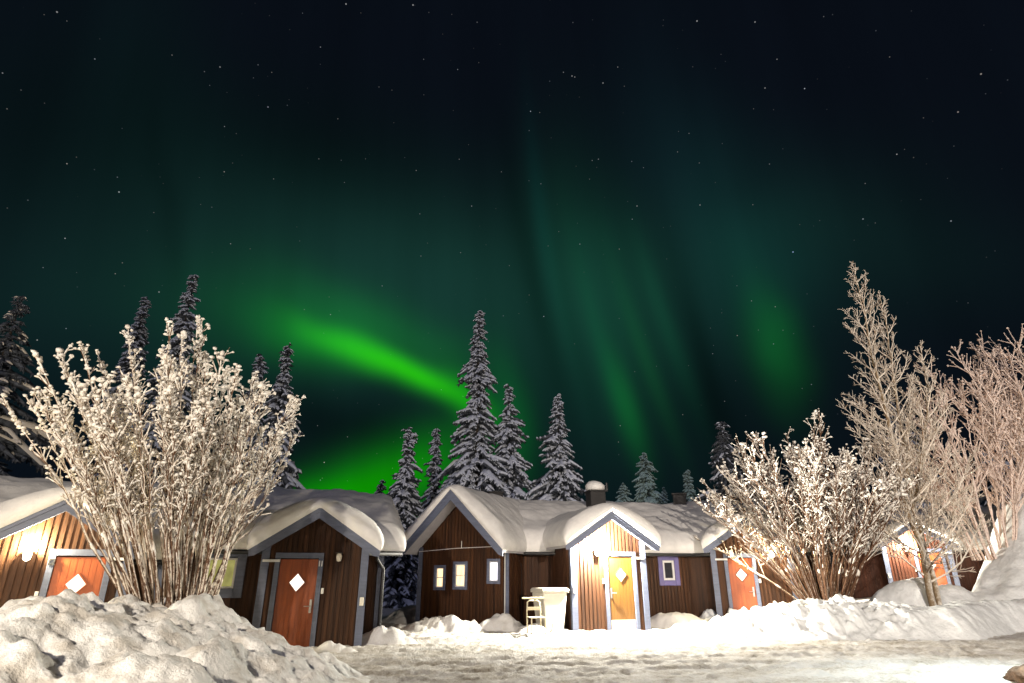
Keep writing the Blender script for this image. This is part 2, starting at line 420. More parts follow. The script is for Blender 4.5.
# heaps between the cabins and below the windows
def heap(cx, cy, rx, ry, h0, seed, rough=1.0, st=.05, mat='ground', rz=0):
    ca, sa = math.cos(R(rz)), math.sin(R(rz))
    def fn(x, y):
        lx, ly = (x - cx) * ca + (y - cy) * sa, -(x - cx) * sa + (y - cy) * ca
        d = math.hypot(lx / rx, ly / ry) + .18 * noise.noise(Vector((x * 1.2, y * 1.2, seed)))
        h = h0 * (1 - sstep(.05, 1, d))
        a = min(1, h / .15)
        return h + a * rough * (.08 * (lumps(x, y, .45, seed) - .4) + .12 * (billow(x, y, .42, seed, 4) - .4) + .06 * fbm(x * 1.5, y * 1.5, seed, 4)) - .05
    m_ = max(rx, ry) * 1.25
    return heightfield('snow_heap', lin(cx - m_, cx + m_, st), lin(cy - m_, cy + m_, st), fn, M[mat])
heap(-3.05, 15.75, 1.0, .6, .42, 41)
heap(-3.9, 14.2, .9, .5, .22, 42)
heap(-2.0, 18.9, 2.3, .75, .45, 43, rz=-8)
heap(-.3, 18.9, 1.2, .7, .50, 44)
heap(.55, 18.3, .8, .6, .30, 48)
heap(5.1, 20.3, 1.9, .95, .52, 45, .45, mat='snow', rz=10)
heap(-2.2, 17.3, 1.9, .45, .13, 47)
heap(4.6, 19.0, 1.2, .45, .14, 49, .6)
heap(1.6, 18.3, 1.6, .35, .10, 51, .8)
heap(-3.4, 22.5, 1.6, 1.4, .6, 46, .7)
# far hill
def hill_h(x, y):
    r_ = (y - 600) / 250
    return 66 * math.exp(-r_ * r_) * (.80 + .28 * noise.noise(Vector((x * .004, .3, 0))) + .06 * fbm(x * .02, y * .02, 0, 3)) - 1
heightfield('far_hill', lin(-900, 900, 20), lin(330, 900, 25), hill_h, M['hill'])

# ------------------------------------------------------------------ cabins
SLOPE = .66
def wall_panel(mb, u0, u1, zb, top, openings, y, pitch=.115, bw=.07, th=.07, bat=.022):
    """board-and-batten wall facing -y: top(u) gives the height, openings = (u0, u1, z0, z1)"""
    cuts = {u0, u1}
    for a, b_, c, d in openings: cuts.add(max(u0, a)); cuts.add(min(u1, b_))
    if u0 < 0 < u1: cuts.add(0.0)
    cuts = sorted(cuts)
    for a, b_ in zip(cuts, cuts[1:]):
        if b_ - a < .004: continue
        seg = [(zb, None)]; z = zb; mid = (a + b_) / 2
        for oa, ob, oc, od in sorted(openings, key=lambda q: q[2]):
            if oa <= mid <= ob:
                if oc > z + .002: mb.box(a, b_, y, y + th, z, oc)
                z = od
        ta, tb = top(a), top(b_)
        mb.box(a, b_, y, y + th, z, max(ta, tb), ztop=(ta, tb))
    n = int((u1 - u0) / pitch)
    for i in range(n):
        a = u0 + (i + .5) * (u1 - u0) / n - bw / 2; b_ = a + bw
        z = zb; mid = (a + b_) / 2
        for oa, ob, oc, od in sorted(openings, key=lambda q: q[2]):
            if oa - bw / 2 <= mid <= ob + bw / 2:
                if oc > z + .01: mb.box(a, b_, y - bat, y - .001, z, oc - .002)
                z = od + .002
        ta, tb = top(a) - .01, top(b_) - .01
        if min(ta, tb) > z + .02: mb.box(a, b_, y - bat, y - .001, z, ta, ztop=(ta, tb))

def snow_cap(parent, hw, y0, y1, pk, slope, T, seed, edge=.26, name='snow_cap', rr=.5, lump=.05, ends=(1, 1), step=.09, sagb=.1, xo=0.0, zf=None):
    """snow lying on a gable roof whose ridge runs along local y at x = xo"""
    def spaced(a, b_):
        n = max(8, int((b_ - a) / step)); pts = [a + (b_ - a) * i / n for i in range(n + 1)]
        e = [edge * q for q in (.006, .02, .05, .1, .18, .3, .45, .65, .85)]
        pts = [p for p in pts if a + edge < p < b_ - edge]
        return [a] + [a + q for q in e] + pts + [b_ - q for q in reversed(e)] + [b_]
    xs, ys = spaced(-hw, hw), spaced(y0, y1)
    def prof(d):
        d = min(1, max(0, d / edge)); return math.sqrt(max(0, 1 - (1 - d) ** 2))
    vs = []; nx = len(xs)
    for y in ys:
        for x in xs:
            dx = hw - abs(x); d0 = y - y0 if ends[0] else 9; d1 = y1 - y if ends[1] else 9
            wob = 1 + .25 * noise.noise(Vector((x * 1.3, y * 1.3, seed)))
            e = prof(dx) * prof(d0) * prof(d1)
            rise = pk - slope * math.sqrt(x * x + rr * rr) + slope * rr * .45
            base = pk - slope * abs(x)
            n_ = lump * fbm(x * .9 + seed, y * .9, seed, 4) + lump * .4 * noise.noise(Vector((x * 3.5, y * 3.5, seed)))
            z = base + max(.01, (rise - base + T + n_) * e) if e > 0 else base + .005
            # the mass hangs a little past the eaves
            k = math.sin(math.pi * min(1, e)) * sagb
            ox = (1 if x > 0 else -1) * k * (1 - min(1, dx / edge)) * wob if dx < edge else 0
            oy = 0
            if d0 < edge: oy = -k * (1 - d0 / edge) * wob
            if d1 < edge: oy = k * (1 - d1 / edge) * wob
            vs.append((x + ox + xo, y + oy, z))
    fs = [(j * nx + i, j * nx + i + 1, (j + 1) * nx + i + 1, (j + 1) * nx + i) for j in range(len(ys) - 1) for i in range(nx - 1)]
    # underside, on the roof
    o = len(vs); m_ = len(ys)
    for y in (y0, y1):
        for x in (-hw, 0, hw): vs.append((x + xo, y, pk - slope * abs(x) + .003))
    fs += [(o, o + 3, o + 4, o + 1), (o + 1, o + 4, o + 5, o + 2)]
    mb = MB(); mb.add(vs, fs)
    return mb.build(name, M['snow'], parent, smooth=True)

def roof_gable(parent, hw, y0, y1, pk, slope, th=.09, fascia=.20, mat='trim', back=True):
    """thin deck plus painted barge boards on the front gable; eave tips at x = +-hw"""
    mb = MB()
    for s in (-1, 1):
        z1 = pk - slope * hw
        poly = [(0, pk), (s * hw, z1), (s * hw, z1 - th), (0, pk - th)]
        if s < 0: poly.reverse()
        mb.prism(poly, y0 + .03, y1)
    r = mb.build('roof', M['white'] if mat == 'w' else M['roofw'], parent)
    for s in (-1, 1):
        mb = MB(); z1 = pk - slope * hw
        poly = [(0, pk + .012), (s * (hw + .02), z1 + .0), (s * (hw + .02), z1 - fascia * .75), (s * (hw - .10), z1 - fascia * 1.0 + slope * .1), (0, pk - fascia * 1.2)]
        if s < 0: poly.reverse()
        mb.prism(poly, y0 - .02, y0 + .028)
        # a narrow upper board, proud of the wide one
        poly = [(0, pk + .02), (s * (hw + .03), z1 + .008), (s * (hw + .03), z1 - .075), (0, pk - .085)]
        if s < 0: poly.reverse()
        mb.prism(poly, y0 - .045, y0 - .021)
        mb.build('barge_board', M[mat], parent)
    return r
M['roofw'] = plain('soffit_boards', (.42, .40, .42), .6, var=.1)

def window(parent, x, z, w, h, y, glass, trimm='trim', tw=.12, mull=None, sashw=.045, curtain=None, slat=None):
    mb = MB()
    mb.box(x - w / 2 - tw, x - w / 2, y - .045, y + .05, z - h / 2 - tw, z + h / 2 + tw)
    mb.box(x + w / 2, x + w / 2 + tw, y - .045, y + .05, z - h / 2 - tw, z + h / 2 + tw)
    mb.box(x - w / 2 + .001, x + w / 2 - .001, y - .043, y + .05, z + h / 2, z + h / 2 + tw - .002)
    mb.box(x - w / 2 + .001, x + w / 2 - .001, y - .043, y + .05, z - h / 2 - tw + .002, z - h / 2)
    wn_ = mb.build('window', M[trimm], parent, bevel=.006)
    mb = MB(); s = sashw
    mb.box(x - w / 2 + .002, x - w / 2 + s, y - .01, y + .04, z - h / 2 + .002, z + h / 2 - .002)
    mb.box(x + w / 2 - s, x + w / 2 - .002, y - .01, y + .04, z - h / 2 + .002, z + h / 2 - .002)
    mb.box(x - w / 2 + s, x + w / 2 - s, y - .008, y + .038, z - h / 2 + .002, z - h / 2 + s)
    mb.box(x - w / 2 + s, x + w / 2 - s, y - .008, y + .038, z + h / 2 - s, z + h / 2 - .002)
    if mull == 'h': mb.box(x - w / 2 + s, x + w / 2 - s, y - .005, y + .03, z - .012, z + .012)
    mb.build('sash', M['sash'], wn_)
    mb = MB(); mb.box(x - w / 2 + s - .004, x + w / 2 - s + .004, y + .016, y + .022, z - h / 2 + s - .004, z + h / 2 - s + .004)
    mb.build('pane', M[glass], wn_)
    if curtain:
        mb = MB(); n = 9
        for i in range(n):
            a = x - w / 2 + s + (w * curtain) * i / n; mb.box(a, a + w * curtain / n - .002, y + .030 + .008 * (i % 2), y + .045, z - h / 2 + s, z + h / 2 - s)
        mb.build('curtain', M['curtain'], wn_)
    return wn_

def wall_lamp(parent, x, z, y, on, power=60, color=(1, .78, .42), off=.25):
    mb = MB(); mb.box(x - .05, x + .05, y - .02, y, z - .07, z + .07); mb.tube([(x, y - .02, z), (x, y - .10, z + .02)], .016, 8)
    mb.tube([(x, y - .10, z + .13), (x, y - .10, z + .11)], [.03, .10], 14)
    lp = mb.build('wall_lamp', M['dark' if on else 'metal'], parent)
    mb = MB(); mb.tube([(x, y - .10, z + .10), (x, y - .10, z + .04), (x, y - .10, z - .05), (x, y - .10, z - .08)], [.05, .07, .055, .02], 14)
    mb.build('lamp_glass', M['bulb' if on else 'bulb_off'], lp, smooth=True)
    if on:
        d = bpy.data.lights.new('wall_lamp_light', 'POINT'); o = bpy.data.objects.new('wall_lamp_light', d); COL.objects.link(o)
        o.parent = parent; o.location = (x, y - off, z + .20); d.energy = power; d.color = color; d.shadow_soft_size = .06
    return lp

def text_on(parent, s, x, z, y, size, mat, name='number'):
    cu = bpy.data.curves.new(name, 'FONT'); cu.body = s; cu.size = size; cu.extrude = .004; cu.space_character = .66; cu.offset = .004; cu.align_x = 'CENTER'
    tmp = bpy.data.objects.new(name, cu); me = bpy.data.meshes.new_from_object(tmp); bpy.data.objects.remove(tmp); me.name = name
    o = bpy.data.objects.new(name, me); COL.objects.link(o); me.materials.clear(); me.materials.append(M[mat])
    o.parent = parent; o.location = (x, y - .008, z); o.rotation_euler = (R(90), 0, 0)
    return o

def porch(t, W2, he, dx, side, depth, doorm, lampx, lamp_on, number=None, wood='wood', pk=None, T=.42, power=60, seed=1, lit_diamond=True, kick=False, numcol='white', over=.22, front=.42, dw=.84, bar=1, lampz=2.05, color=(1, .78, .42), doorh=2.02, loff=.25, dmat=None):
    """t: cabin Empty. Porch front wall at local y = 0, half width W2. dx = door centre, side = handle side (+1 right / -1 left)"""
    hw = W2 + over; pk = pk or he + SLOPE * hw
    top = lambda u: pk - .10 - SLOPE * abs(u)
    fr = .11
    op = [(dx - dw / 2 - .03, dx + dw / 2 + .03, -.4, doorh + .03)]
    mb = MB(); wall_panel(mb, -W2, W2, -.4, top, op, 0)
    # the side walls
    for s in (-1, 1):
        x0 = s * W2
        mb.box(min(x0, x0 - s * .07), max(x0, x0 - s * .07), .071, depth, -.4, top(W2) - .02)
        n = int(depth / .115)
        for i in range(n):
            a = .06 + i * .115; mb.box(min(x0 + s * .001, x0 + s * .022), max(x0 + s * .001, x0 + s * .022), a, a + .07, -.4, top(W2) - .03)
    mb.build('wall', M[wood], t)
    for s in (-1, 1):
        mb = MB(); x0 = s * (W2 + .024)
        mb.box(min(x0, x0 - s * .15), max(x0, x0 - s * .15), -.048, -.023, -.4, top(W2 - .07))
        mb.box(min(x0, x0 + s * .025), max(x0, x0 + s * .025), -.048, .10, -.4, top(W2) - .02)
        mb.build('corner_board', M['trim'], t)
    roof_gable(t, hw, -front, depth + .6, pk, SLOPE)
    snow_cap(t, hw + .04, -front - .06, depth + 1.6, pk, SLOPE, T, seed, edge=.24, rr=.7, lump=.03, ends=(1, 0), step=.07)
    # door with frame
    mb = MB()
    for s in (-1, 1):
        a = dx + s * (dw / 2 + .005); b_ = a + s * fr
        mb.box(min(a, b_), max(a, b_), -.055, .04, -.35, doorh + .02)
    mb.box(dx - dw / 2 - fr - .005, dx + dw / 2 + fr + .005, -.060, .04, doorh + .022, doorh + .022 + fr * 1.1)
    mb.build('door_frame', M['trim'], t, bevel=.005)
    mb = MB(); mb.box(dx - dw / 2, dx + dw / 2, -.01, .035, -.06, doorh)
    for i in range(7):
        a = dx - dw / 2 + .02 + (dw - .04) * i / 7; mb.box(a + .006, a + (dw - .04) / 7 - .006, -.014, -.0095, .03, doorh - .04)
    door = mb.build('door', M[doorm], t)
    dz = 1.52 if doorh > 1.9 else 1.45; q = .165
    mb = MB(); mb.add([(dx - q, -.030, dz), (dx, -.030, dz - q * 1.15), (dx + q, -.030, dz), (dx, -.030, dz + q * 1.15), (dx - q, -.012, dz), (dx, -.012, dz - q * 1.15), (dx + q, -.012, dz), (dx, -.012, dz + q * 1.15)],
                      [(0, 1, 2, 3), (7, 6, 5, 4), (0, 4, 5, 1), (1, 5, 6, 2), (2, 6, 7, 3), (3, 7, 4, 0)])
    mb.build('diamond_pane', M['glass_lit'] if lit_diamond else M['curtain'], door)
    mb = MB(); q2 = q + .028
    for k in range(4):
        c = [(-1, 0), (0, -1.15), (1, 0), (0, 1.15)]
        a, b_ = c[k], c[(k + 1) % 4]
        mb.add([(dx + a[0] * q, -.036, dz + a[1] * q), (dx + b_[0] * q, -.036, dz + b_[1] * q), (dx + b_[0] * q2, -.036, dz + b_[1] * q2), (dx + a[0] * q2, -.036, dz + a[1] * q2),
                (dx + a[0] * q, -.013, dz + a[1] * q), (dx + b_[0] * q, -.013, dz + b_[1] * q), (dx + b_[0] * q2, -.013, dz + b_[1] * q2), (dx + a[0] * q2, -.013, dz + a[1] * q2)],
               [(0, 1, 2, 3), (7, 6, 5, 4), (0, 4, 5, 1), (1, 5, 6, 2), (2, 6, 7, 3), (3, 7, 4, 0)])
    mb.build('pane_frame', M[dmat or doorm], door)
    hx = dx + side * (dw / 2 - .07)
    mb = MB(); mb.box(hx - .025, hx + .025, -.03, -.012, .88, 1.16); mb.tube([(hx, -.03, 1.02), (hx, -.075, 1.02), (hx - side * .02, -.08, 1.02), (hx - side * .14, -.08, 1.02)], .011, 8)
    mb.tube([(hx, -.032, .93), (hx, -.045, .93)], .016, 10)
    mb.build('handle', M['metal'], door)
    if kick:
        mb = MB(); mb.box(dx - dw / 2 + .02, dx + dw / 2 - .02, -.022, -.0145, .02, .30); mb.build('kick_plate', M['bin'], door)
    # small white bracket at the lintel, on the hinge side, and the doorbell and socket boxes
    bx = dx - side * (dw / 2 + .02); mb = MB()
    a, b_ = sorted((bx + side * .02, bx - side * .36)); mb.box(a, b_, -.11, -.07, doorh - .06, doorh - .005); mb.build('lintel_bracket', M['white'], t, bevel=.004)
    cx = dx + side * (dw / 2 + fr + .05)
    mb = MB(); mb.box(cx - .03, cx + .03, -.06, -.024, 1.28, 1.40); mb.build('doorbell', M['white'], t, bevel=.006)
    cx = side * (W2 - .03)
    mb = MB(); mb.box(cx - .045, cx + .045, -.10, -.049, 1.02, 1.20); mb.build('socket_box', M['bin'], t, bevel=.008)
    wall_lamp(t, lampx, lampz, -.024, lamp_on, power, color, loff)
    if number:
        nx_ = dx + side * (dw / 2 + .06)
        text_on(t, number, nx_, doorh - .15, -.058, .17, numcol)
    # doorstep
    mb = MB(); mb.box(dx - dw / 2 - .12, dx + dw / 2 + .12, -.32, -.06, -.3, -.05); mb.build('doorstep', M['sled'], t, bevel=.01)

def body(t, frame, x0, x1, he, ridge_y, slope, windows, T=.42, wood='wood', seed=3, over=.32, gutter=True, xcap=(.25, .25), ends=(1, 1), lump=.09, wy=0.0, boards=(1, 1)):
    """long body with its ridge along local x, front wall at local y = 0 of `frame` (an Empty child of t)"""
    pk = he + slope * ridge_y
    top = lambda u: he + .02
    mb = MB()
    op = [(x - w / 2, x + w / 2, z - h / 2, z + h / 2) for x, z, w, h, *_ in windows]
    wall_panel(mb, x0, x1, -.4, top, op, 0)
    mb.box(x0, x1, 2 * ridge_y - .07, 2 * ridge_y, -.4, he)
    # gable ends
    for s, xe in ((-1, x0), (1, x1)):
        xa, xb = (xe, xe + .07) if s < 0 else (xe - .07, xe)
        poly = [(0.071, -.4), (2 * ridge_y - .071, -.4), (2 * ridge_y - .071, he + .02), (ridge_y, pk - .06), (.071, he + .02)]
        n = len(poly); vs = [(xa, y, z) for y, z in poly] + [(xb, y, z) for y, z in poly]
        mb.add(vs, [tuple(range(n - 1, -1, -1)), tuple(range(n, 2 * n))] + [(i, (i + 1) % n, (i + 1) % n + n, i + n) for i in range(n)])
        k = int(2 * ridge_y / .115)
        for i in range(k):
            a = .08 + i * .115; zt = min(he + slope * a, he + slope * (2 * ridge_y - a)) - .08
            xo0, xo1 = (xe - .022, xe - .001) if s < 0 else (xe + .001, xe + .022)
            if a + .07 < 2 * ridge_y: mb.box(xo0, xo1, a, a + .07, -.4, zt)
    mb.build('wall', M[wood], t).parent = frame
    for xe, s in ((x0, -1), (x1, 1)):
        if not boards[0 if s < 0 else 1]: continue
        mb = MB(); a, b_ = sorted((xe + s * .026, xe - s * .12)); mb.box(a, b_, -.05, -.023, -.4, he - .03); mb.build('corner_board', M['trim'], frame)
    # roof deck along x : reuse by building polygons in (y, z)
    mb = MB(); th = .09; xa, xb = x0 - xcap[0], x1 + xcap[1]
    for poly in ([(-over, he - slope * over), (ridge_y, pk), (ridge_y, pk - th), (-over, he - slope * over - th)],
                 [(ridge_y, pk), (2 * ridge_y + over, he - slope * over), (2 * ridge_y + over, he - slope * over - th), (ridge_y, pk - th)]):
        n = 4; vs = [(xa, y, z + .08) for y, z in poly] + [(xb, y, z + .08) for y, z in poly]
        mb.add(vs, [(0, 1, 2, 3), (7, 6, 5, 4)] + [(i, i + 4, (i + 1) % 4 + 4, (i + 1) % 4) for i in range(4)])
    mb.build('roof', M['roofw'], frame)
    # snow: cap built with its ridge along y, then turned
    c = snow_cap(frame, ridge_y + over + .05, xa - .05, xb + .05, pk + .08, slope, T, seed, edge=.34, rr=.9, lump=lump, ends=ends, step=.12)
    c.rotation_euler = (0, 0, R(-90)); c.location = (0, ridge_y, 0)
    for wdw in windows:
        x, z, w, h, glass = wdw[:5]; kw = wdw[5] if len(wdw) > 5 else {}
        window(frame, x, z, w, h, 0, glass, **kw)
    if gutter:
        mb = MB(); mb.tube([(xa, -over - .06, he - slope * over + .02), (xb, -over - .06, he - slope * over + .0)], .05, 8); mb.build('gutter', M['dark'], frame, smooth=True)
def downpipe(frame, x, he, y=-.08):
    mb = MB(); mb.tube([(x - .22, y - .26, he - .14), (x - .2, y - .24, he - .26), (x, y - .02, he - .48), (x, y - .02, he - .6), (x, y - .02, -.1)], .042, 8)
    mb.build('downpipe', M['dark'], frame, smooth=True)
def sub(t, x, y, rz, z=0):
    o = bpy.data.objects.new('main_body', None); COL.objects.link(o); o.parent = t; o.location = (x, y, z); o.rotation_euler = (0, 0, R(rz)); return o
def to_local(t, wx, wy, wrz):
    a = t.rotation_euler.z; dx, dy = wx - t.location.x, wy - t.location.y
    return (dx * math.cos(a) + dy * math.sin(a), -dx * math.sin(a) + dy * math.cos(a), wrz - math.degrees(a))
def chimney(frame, x, y, z0, z1, w, snow):
    mb = MB(); mb.box(x - w / 2, x + w / 2, y - w / 2, y + w / 2, z0, z1 - .06); mb.box(x - w / 2 - .04, x + w / 2 + .04, y - w / 2 - .04, y + w / 2 + .04, z1 - .06, z1)
    c = mb.build('chimney', M['chim'], frame, bevel=.01)
    if snow:
        mb = MB(); h = snow
        mb.tube([(x, y, z1 + .0), (x, y, z1 + .05), (x, y, z1 + h * .5), (x + .01, y, z1 + h * .85), (x + .02, y, z1 + h)], [w * .50, w * .62, w * .64, w * .46, w * .12], 16)
        mb.build('snow_lump', M['snow'], c, smooth=True)
        mb = MB(); mb.tube([(x + w * .8, y, z1), (x + w * .8, y, z1 + .30)], .05, 8); mb.build('flue', M['dark'], c)

G = 'brown wooden cabins in a row'
# cabin far left
c1 = thing('wooden_cabin', (-8.9, 12.4, -.18), 30, 'brown cabin at the far left with lit wall lamp and orange door numbered 12', 'cabin', G)
porch(c1, 1.25, 2.12, .42, -1, 1.0, 'door', -.45, True, '12', T=.5, numcol='dark', loff=.16, power=750, seed=11, lampz=2.02, color=(1, .86, .54))
f1 = sub(c1, *to_local(c1, -9.4, 12.4 + .87, 30)); body(c1, f1, -4.5, 1.9, 2.1, 3.3, .50, [], seed=12)
# cabin with door 11
c2 = thing('wooden_cabin', (-4.58, 14.85, -.17), 13, 'dark brown cabin with unlit porch lamp and red-orange door numbered 11', 'cabin', G)
porch(c2, 1.15, 2.22, -.36, 1, .6, 'door', .52, False, '11', seed=21, over=.26, T=.50)
f2 = sub(c2, *to_local(c2, -4.78, 14.85 + .60, 19)); body(c2, f2, -5.2, 1.62, 2.32, 3.1, .48, [(-2.05, 1.72, .62, .66, 'glass_green', dict(tw=.2))], seed=22, T=.40, xcap=(.25, .42))
downpipe(f2, 1.64, 2.3)
# centre cabin with the left wing
c3 = thing('wooden_cabin', (2.88, 19.0, 0), 15, 'centre cabin with steep left wing, three lit windows and orange door yellow-lit by the glaring lamp', 'cabin', G)
porch(c3, 1.16, 2.34, .36, -1, 1.7, 'door_lamplit', -.40, True, None, pk=3.30, over=.30, power=5200, seed=31, kick=True, dw=.80, lampz=2.12, color=(1, .94, .80), T=.52)
f3 = sub(c3, *to_local(c3, .1, 20.25, 12)); body(c3, f3, -.3, 6.05, 2.28, 3.5, .47, [(5.24, 1.66, .42, .62, 'glass_dark', dict(trimm='trimv', tw=.16, sashw=.07, curtain=.6))], seed=32, T=.45, xcap=(.3, 1.0), ends=(1, 1), boards=(0, 0))
downpipe(f3, 4.25, 2.28)
downpipe(f3, .16, 2.28)
wg = sub(c3, *to_local(c3, -1.55, 20.03, -25)); wg.name = 'gable_wing'
ws = 1.0
mb = MB(); wpk = 4.02; top = lambda u: wpk - .1 - ws * abs(u)
WW = 1.6
wins = [(-.81, 1.44, .27, .58, 'glass_warm', dict(mull='h', tw=.08, sashw=.03)), (-.07, 1.50, .36, .66, 'glass_warm', dict(mull='h', tw=.08, sashw=.04)), (1.10, 1.62, .30, .56, 'glass_white', dict(tw=.08, sashw=.03))]
wall_panel(mb, -WW, WW, -.4, top, [(x - w / 2, x + w / 2, z - h / 2, z + h / 2) for x, z, w, h, *_ in wins], 0)
for s in (-1, 1):
    mb.box(min(s * WW, s * (WW - .07)), max(s * WW, s * (WW - .07)), .071, 3.5, -.4, top(WW))
    for i in range(29): a = .07 + i * .115; mb.box(min(s * (WW + .001), s * (WW + .022)), max(s * (WW + .001), s * (WW + .022)), a, a + .07, -.4, top(WW) - .02)
mb.build('wall', M['wood'], wg)
for x, z, w, h, g, kw in wins: window(wg, x, z, w, h, 0, g, **kw)
for s in (-1, 1):
    mb = MB(); a, b_ = sorted((s * (WW + .026), s * (WW - .12))); mb.box(a, b_, -.05, -.023, -.4, top(WW - .04)); mb.build('corner_board', M['trim'], wg)
roof_gable(wg, 1.80, -.88, 4.0, wpk, ws, fascia=.26)
snow_cap(wg, 1.84, -.92, 4.2, wpk, ws, .42, 33, edge=.30, rr=.45, lump=.06, ends=(1, 0), step=.08)
mb = MB(); mb.tube([(-1.6, -.10, 2.22), (-.2, -.12, 2.30), (1.58, -.10, 2.34)], .010, 6); mb.tube([(.0, -.11, 2.31), (.0, -.11, 2.52)], .010, 6); mb.tube([(1.52, -.10, 2.34), (1.52, -.10, 0)], .016, 6); mb.build('cable', M['sash'], wg)
chimney(f3, -.12, 3.0, 3.6, 4.44, .50, 0)
chimney(f3, 3.52, 2.0, 3.3, 4.46, .58, .36)
# cabin 4
c4 = thing('wooden_cabin', (7.72, 20.5, 0), -17, 'brown cabin right of centre, orange door partly behind the frosted shrub', 'cabin', G)
porch(c4, 1.2, 2.32, -.36, 1, .9, 'door', .62, True, None, seed=41, power=560, loff=.18, lampz=2.1, color=(1, .84, .52), dw=.74, dmat='redwood')
f4 = sub(c4, *to_local(c4, 7.72 + .15, 20.5 + .48, -17)); body(c4, f4, -2.02, 2.5, 2.28, 3.5, .47, [], seed=42, T=.45, xcap=(1.1, .3), ends=(1, 1), boards=(0, 1))
chimney(f4, -2.15, 3.0, 3.5, 4.55, .50, 0)
# cabin 5
c5 = thing('wooden_cabin', (17.0, 26.6, .38), -24, 'red-brown cabin at the far right, lamp glaring behind the birch trunks', 'cabin', G)
porch(c5, 1.2, 2.3, .42, -1, .9, 'door', -.35, True, None, wood='redwood', seed=51, power=1500, lampz=2.15, color=(1, .92, .75))
f5 = sub(c5, *to_local(c5, 17.0 + .33, 26.6 + .73, -24)); body(c5, f5, -4.5, 4.0, 2.2, 3.3, .5, [], wood='redwood', seed=52, T=.45)

# ------------------------------------------------------------------ bin and kick sled
t = thing('waste_bin', (1.08, 18.75, -.02), 24, 'tall cream wheeled bin with a flat lid, standing in snow beside the centre porch', 'bin')
mb = MB()
def frus(mb, x0, x1, y0, y1, z0, X0, X1, Y0, Y1, z1):
    mb.add([(x0, y0, z0), (x1, y0, z0), (x1, y1, z0), (x0, y1, z0), (X0, Y0, z1), (X1, Y0, z1), (X1, Y1, z1), (X0, Y1, z1)],
           [(0, 3, 2, 1), (4, 5, 6, 7), (0, 1, 5, 4), (1, 2, 6, 5), (2, 3, 7, 6), (3, 0, 4, 7)])
frus(mb, -.28, .28, -.30, .28, .06, -.38, .38, -.38, .38, 1.06)
mb.build('bin_body', M['bin'], t, bevel=.03)
mb = MB(); mb.box(-.42, .42, -.42, .40, 1.062, 1.11); mb.build('rim', M['bin'], t, bevel=.015)
mb = MB(); frus(mb, -.44, .44, -.46, .42, 1.113, -.38, .38, -.36, .38, 1.19); mb.build('lid', M['bin'], t, bevel=.025)
mb = MB(); mb.tube([(-.25, .43, 1.02), (.25, .43, 1.02)], .016, 8); mb.build('handle', M['bin'], t)
for s in (-1, 1):
    mb = MB(); mb.tube([(s * .30, .26, .10), (s * .36, .26, .10)], .10, 16); mb.build('wheel', M['dark'], t, smooth=False)

t = thing('kick_sled', (.62, 17.75, .06), 14, 'pale wooden kick sled with slatted seat in front of the cream bin', 'sled')
for s in (-1, 1):
    mb = MB(); mb.tube([(s * .19, -1.0, .30), (s * .19, -.85, .10), (s * .19, -.6, .02), (s * .19, .3, .0), (s * .19, .9, .0)], .012, 6); mb.build('runner', M['metal'], t)
    mb = MB(); mb.tube([(s * .19, .10, 0), (s * .19, .12, .55), (s * .17, .14, .76), (s * .11, .15, .80), (0, .15, .80)], .020, 8); mb.build('upright', M['sled'], t, smooth=True)
    mb = MB(); mb.tube([(s * .19, -.34, 0), (s * .19, -.34, .38)], .018, 8); mb.build('leg', M['sled'], t)
mb = MB(); mb.tube([(-.31, .17, .86), (.31, .17, .86)], .024, 8); mb.build('handlebar', M['sled'], t)
mb = MB()
for i in range(5): a = -.38 + i * .1; mb.box(-.22, .22, a, a + .075, .385, .405)
mb.build('seat', M['sled'], t, bevel=.004)
mb = MB(); mb.box(-.19, .19, .075, .095, .56, .64); mb.build('backrest', M['sled'], t, bevel=.004)

# boulder at the bottom right corner
def ico():
    import bmesh
    bm = bmesh.new(); bmesh.ops.create_icosphere(bm, subdivisions=1, radius=1); v = [tuple(x.co) for x in bm.verts]; f_ = [tuple(a.index for a in q.verts) for q in bm.faces]; bm.free(); return v, f_
def ico_n(n):
    import bmesh
    bm = bmesh.new(); bmesh.ops.create_icosphere(bm, subdivisions=n, radius=1); v = [tuple(x.co) for x in bm.verts]; f_ = [tuple(a.index for a in q.verts) for q in bm.faces]; bm.free(); return v, f_
IV, IF = ico()
v, f_ = ico_n(5)
vs = []
for p in v:
    q = Vector(p); k = 1 + .22 * fbm(q.x * 1.3, q.y * 1.3, q.z * 1.3 + 5, 5) + .04 * noise.noise(q * 9)
    vs.append((q.x * .62 * k, q.y * .45 * k, q.z * .30 * k))
mb = MB(); mb.add(vs, f_); o = mb.build('boulder', M['rock'], smooth=True); o.location = (8.08, 10.15, -.02)
tag(o, 'dark brown boulder poking out of the packed snow at the bottom right corner', 'rock')

# ------------------------------------------------------------------ vegetation
def clump(mb, p, r, rnd, flat=.85):
    sx_, sy_, sz_ = r * rnd.uniform(.8, 1.25), r * rnd.uniform(.8, 1.25), r * rnd.uniform(.75, 1.15) * flat
    sx_ *= rnd.choice((.8, 1, 1.5)); sz_ *= rnd.choice((.7, 1, 1.35))
    a = rnd.uniform(0, 6.28); ca, sa = math.cos(a), math.sin(a); se = rnd.uniform(0, 99)
    vs = []
    for x, y, z in IV:
        k = 1 + .34 * math.sin(x * 5.1 + se) * math.cos(y * 4.3 + z * 3 + se) + .22 * math.sin(z * 7 + x * 3 + se * 2)
        x, y, z = x * sx_ * k, y * sy_ * k, z * sz_ * k
        vs.append((p[0] + x * ca - y * sa, p[1] + x * sa + y * ca, p[2] + z))
    mb.add(vs, IF)

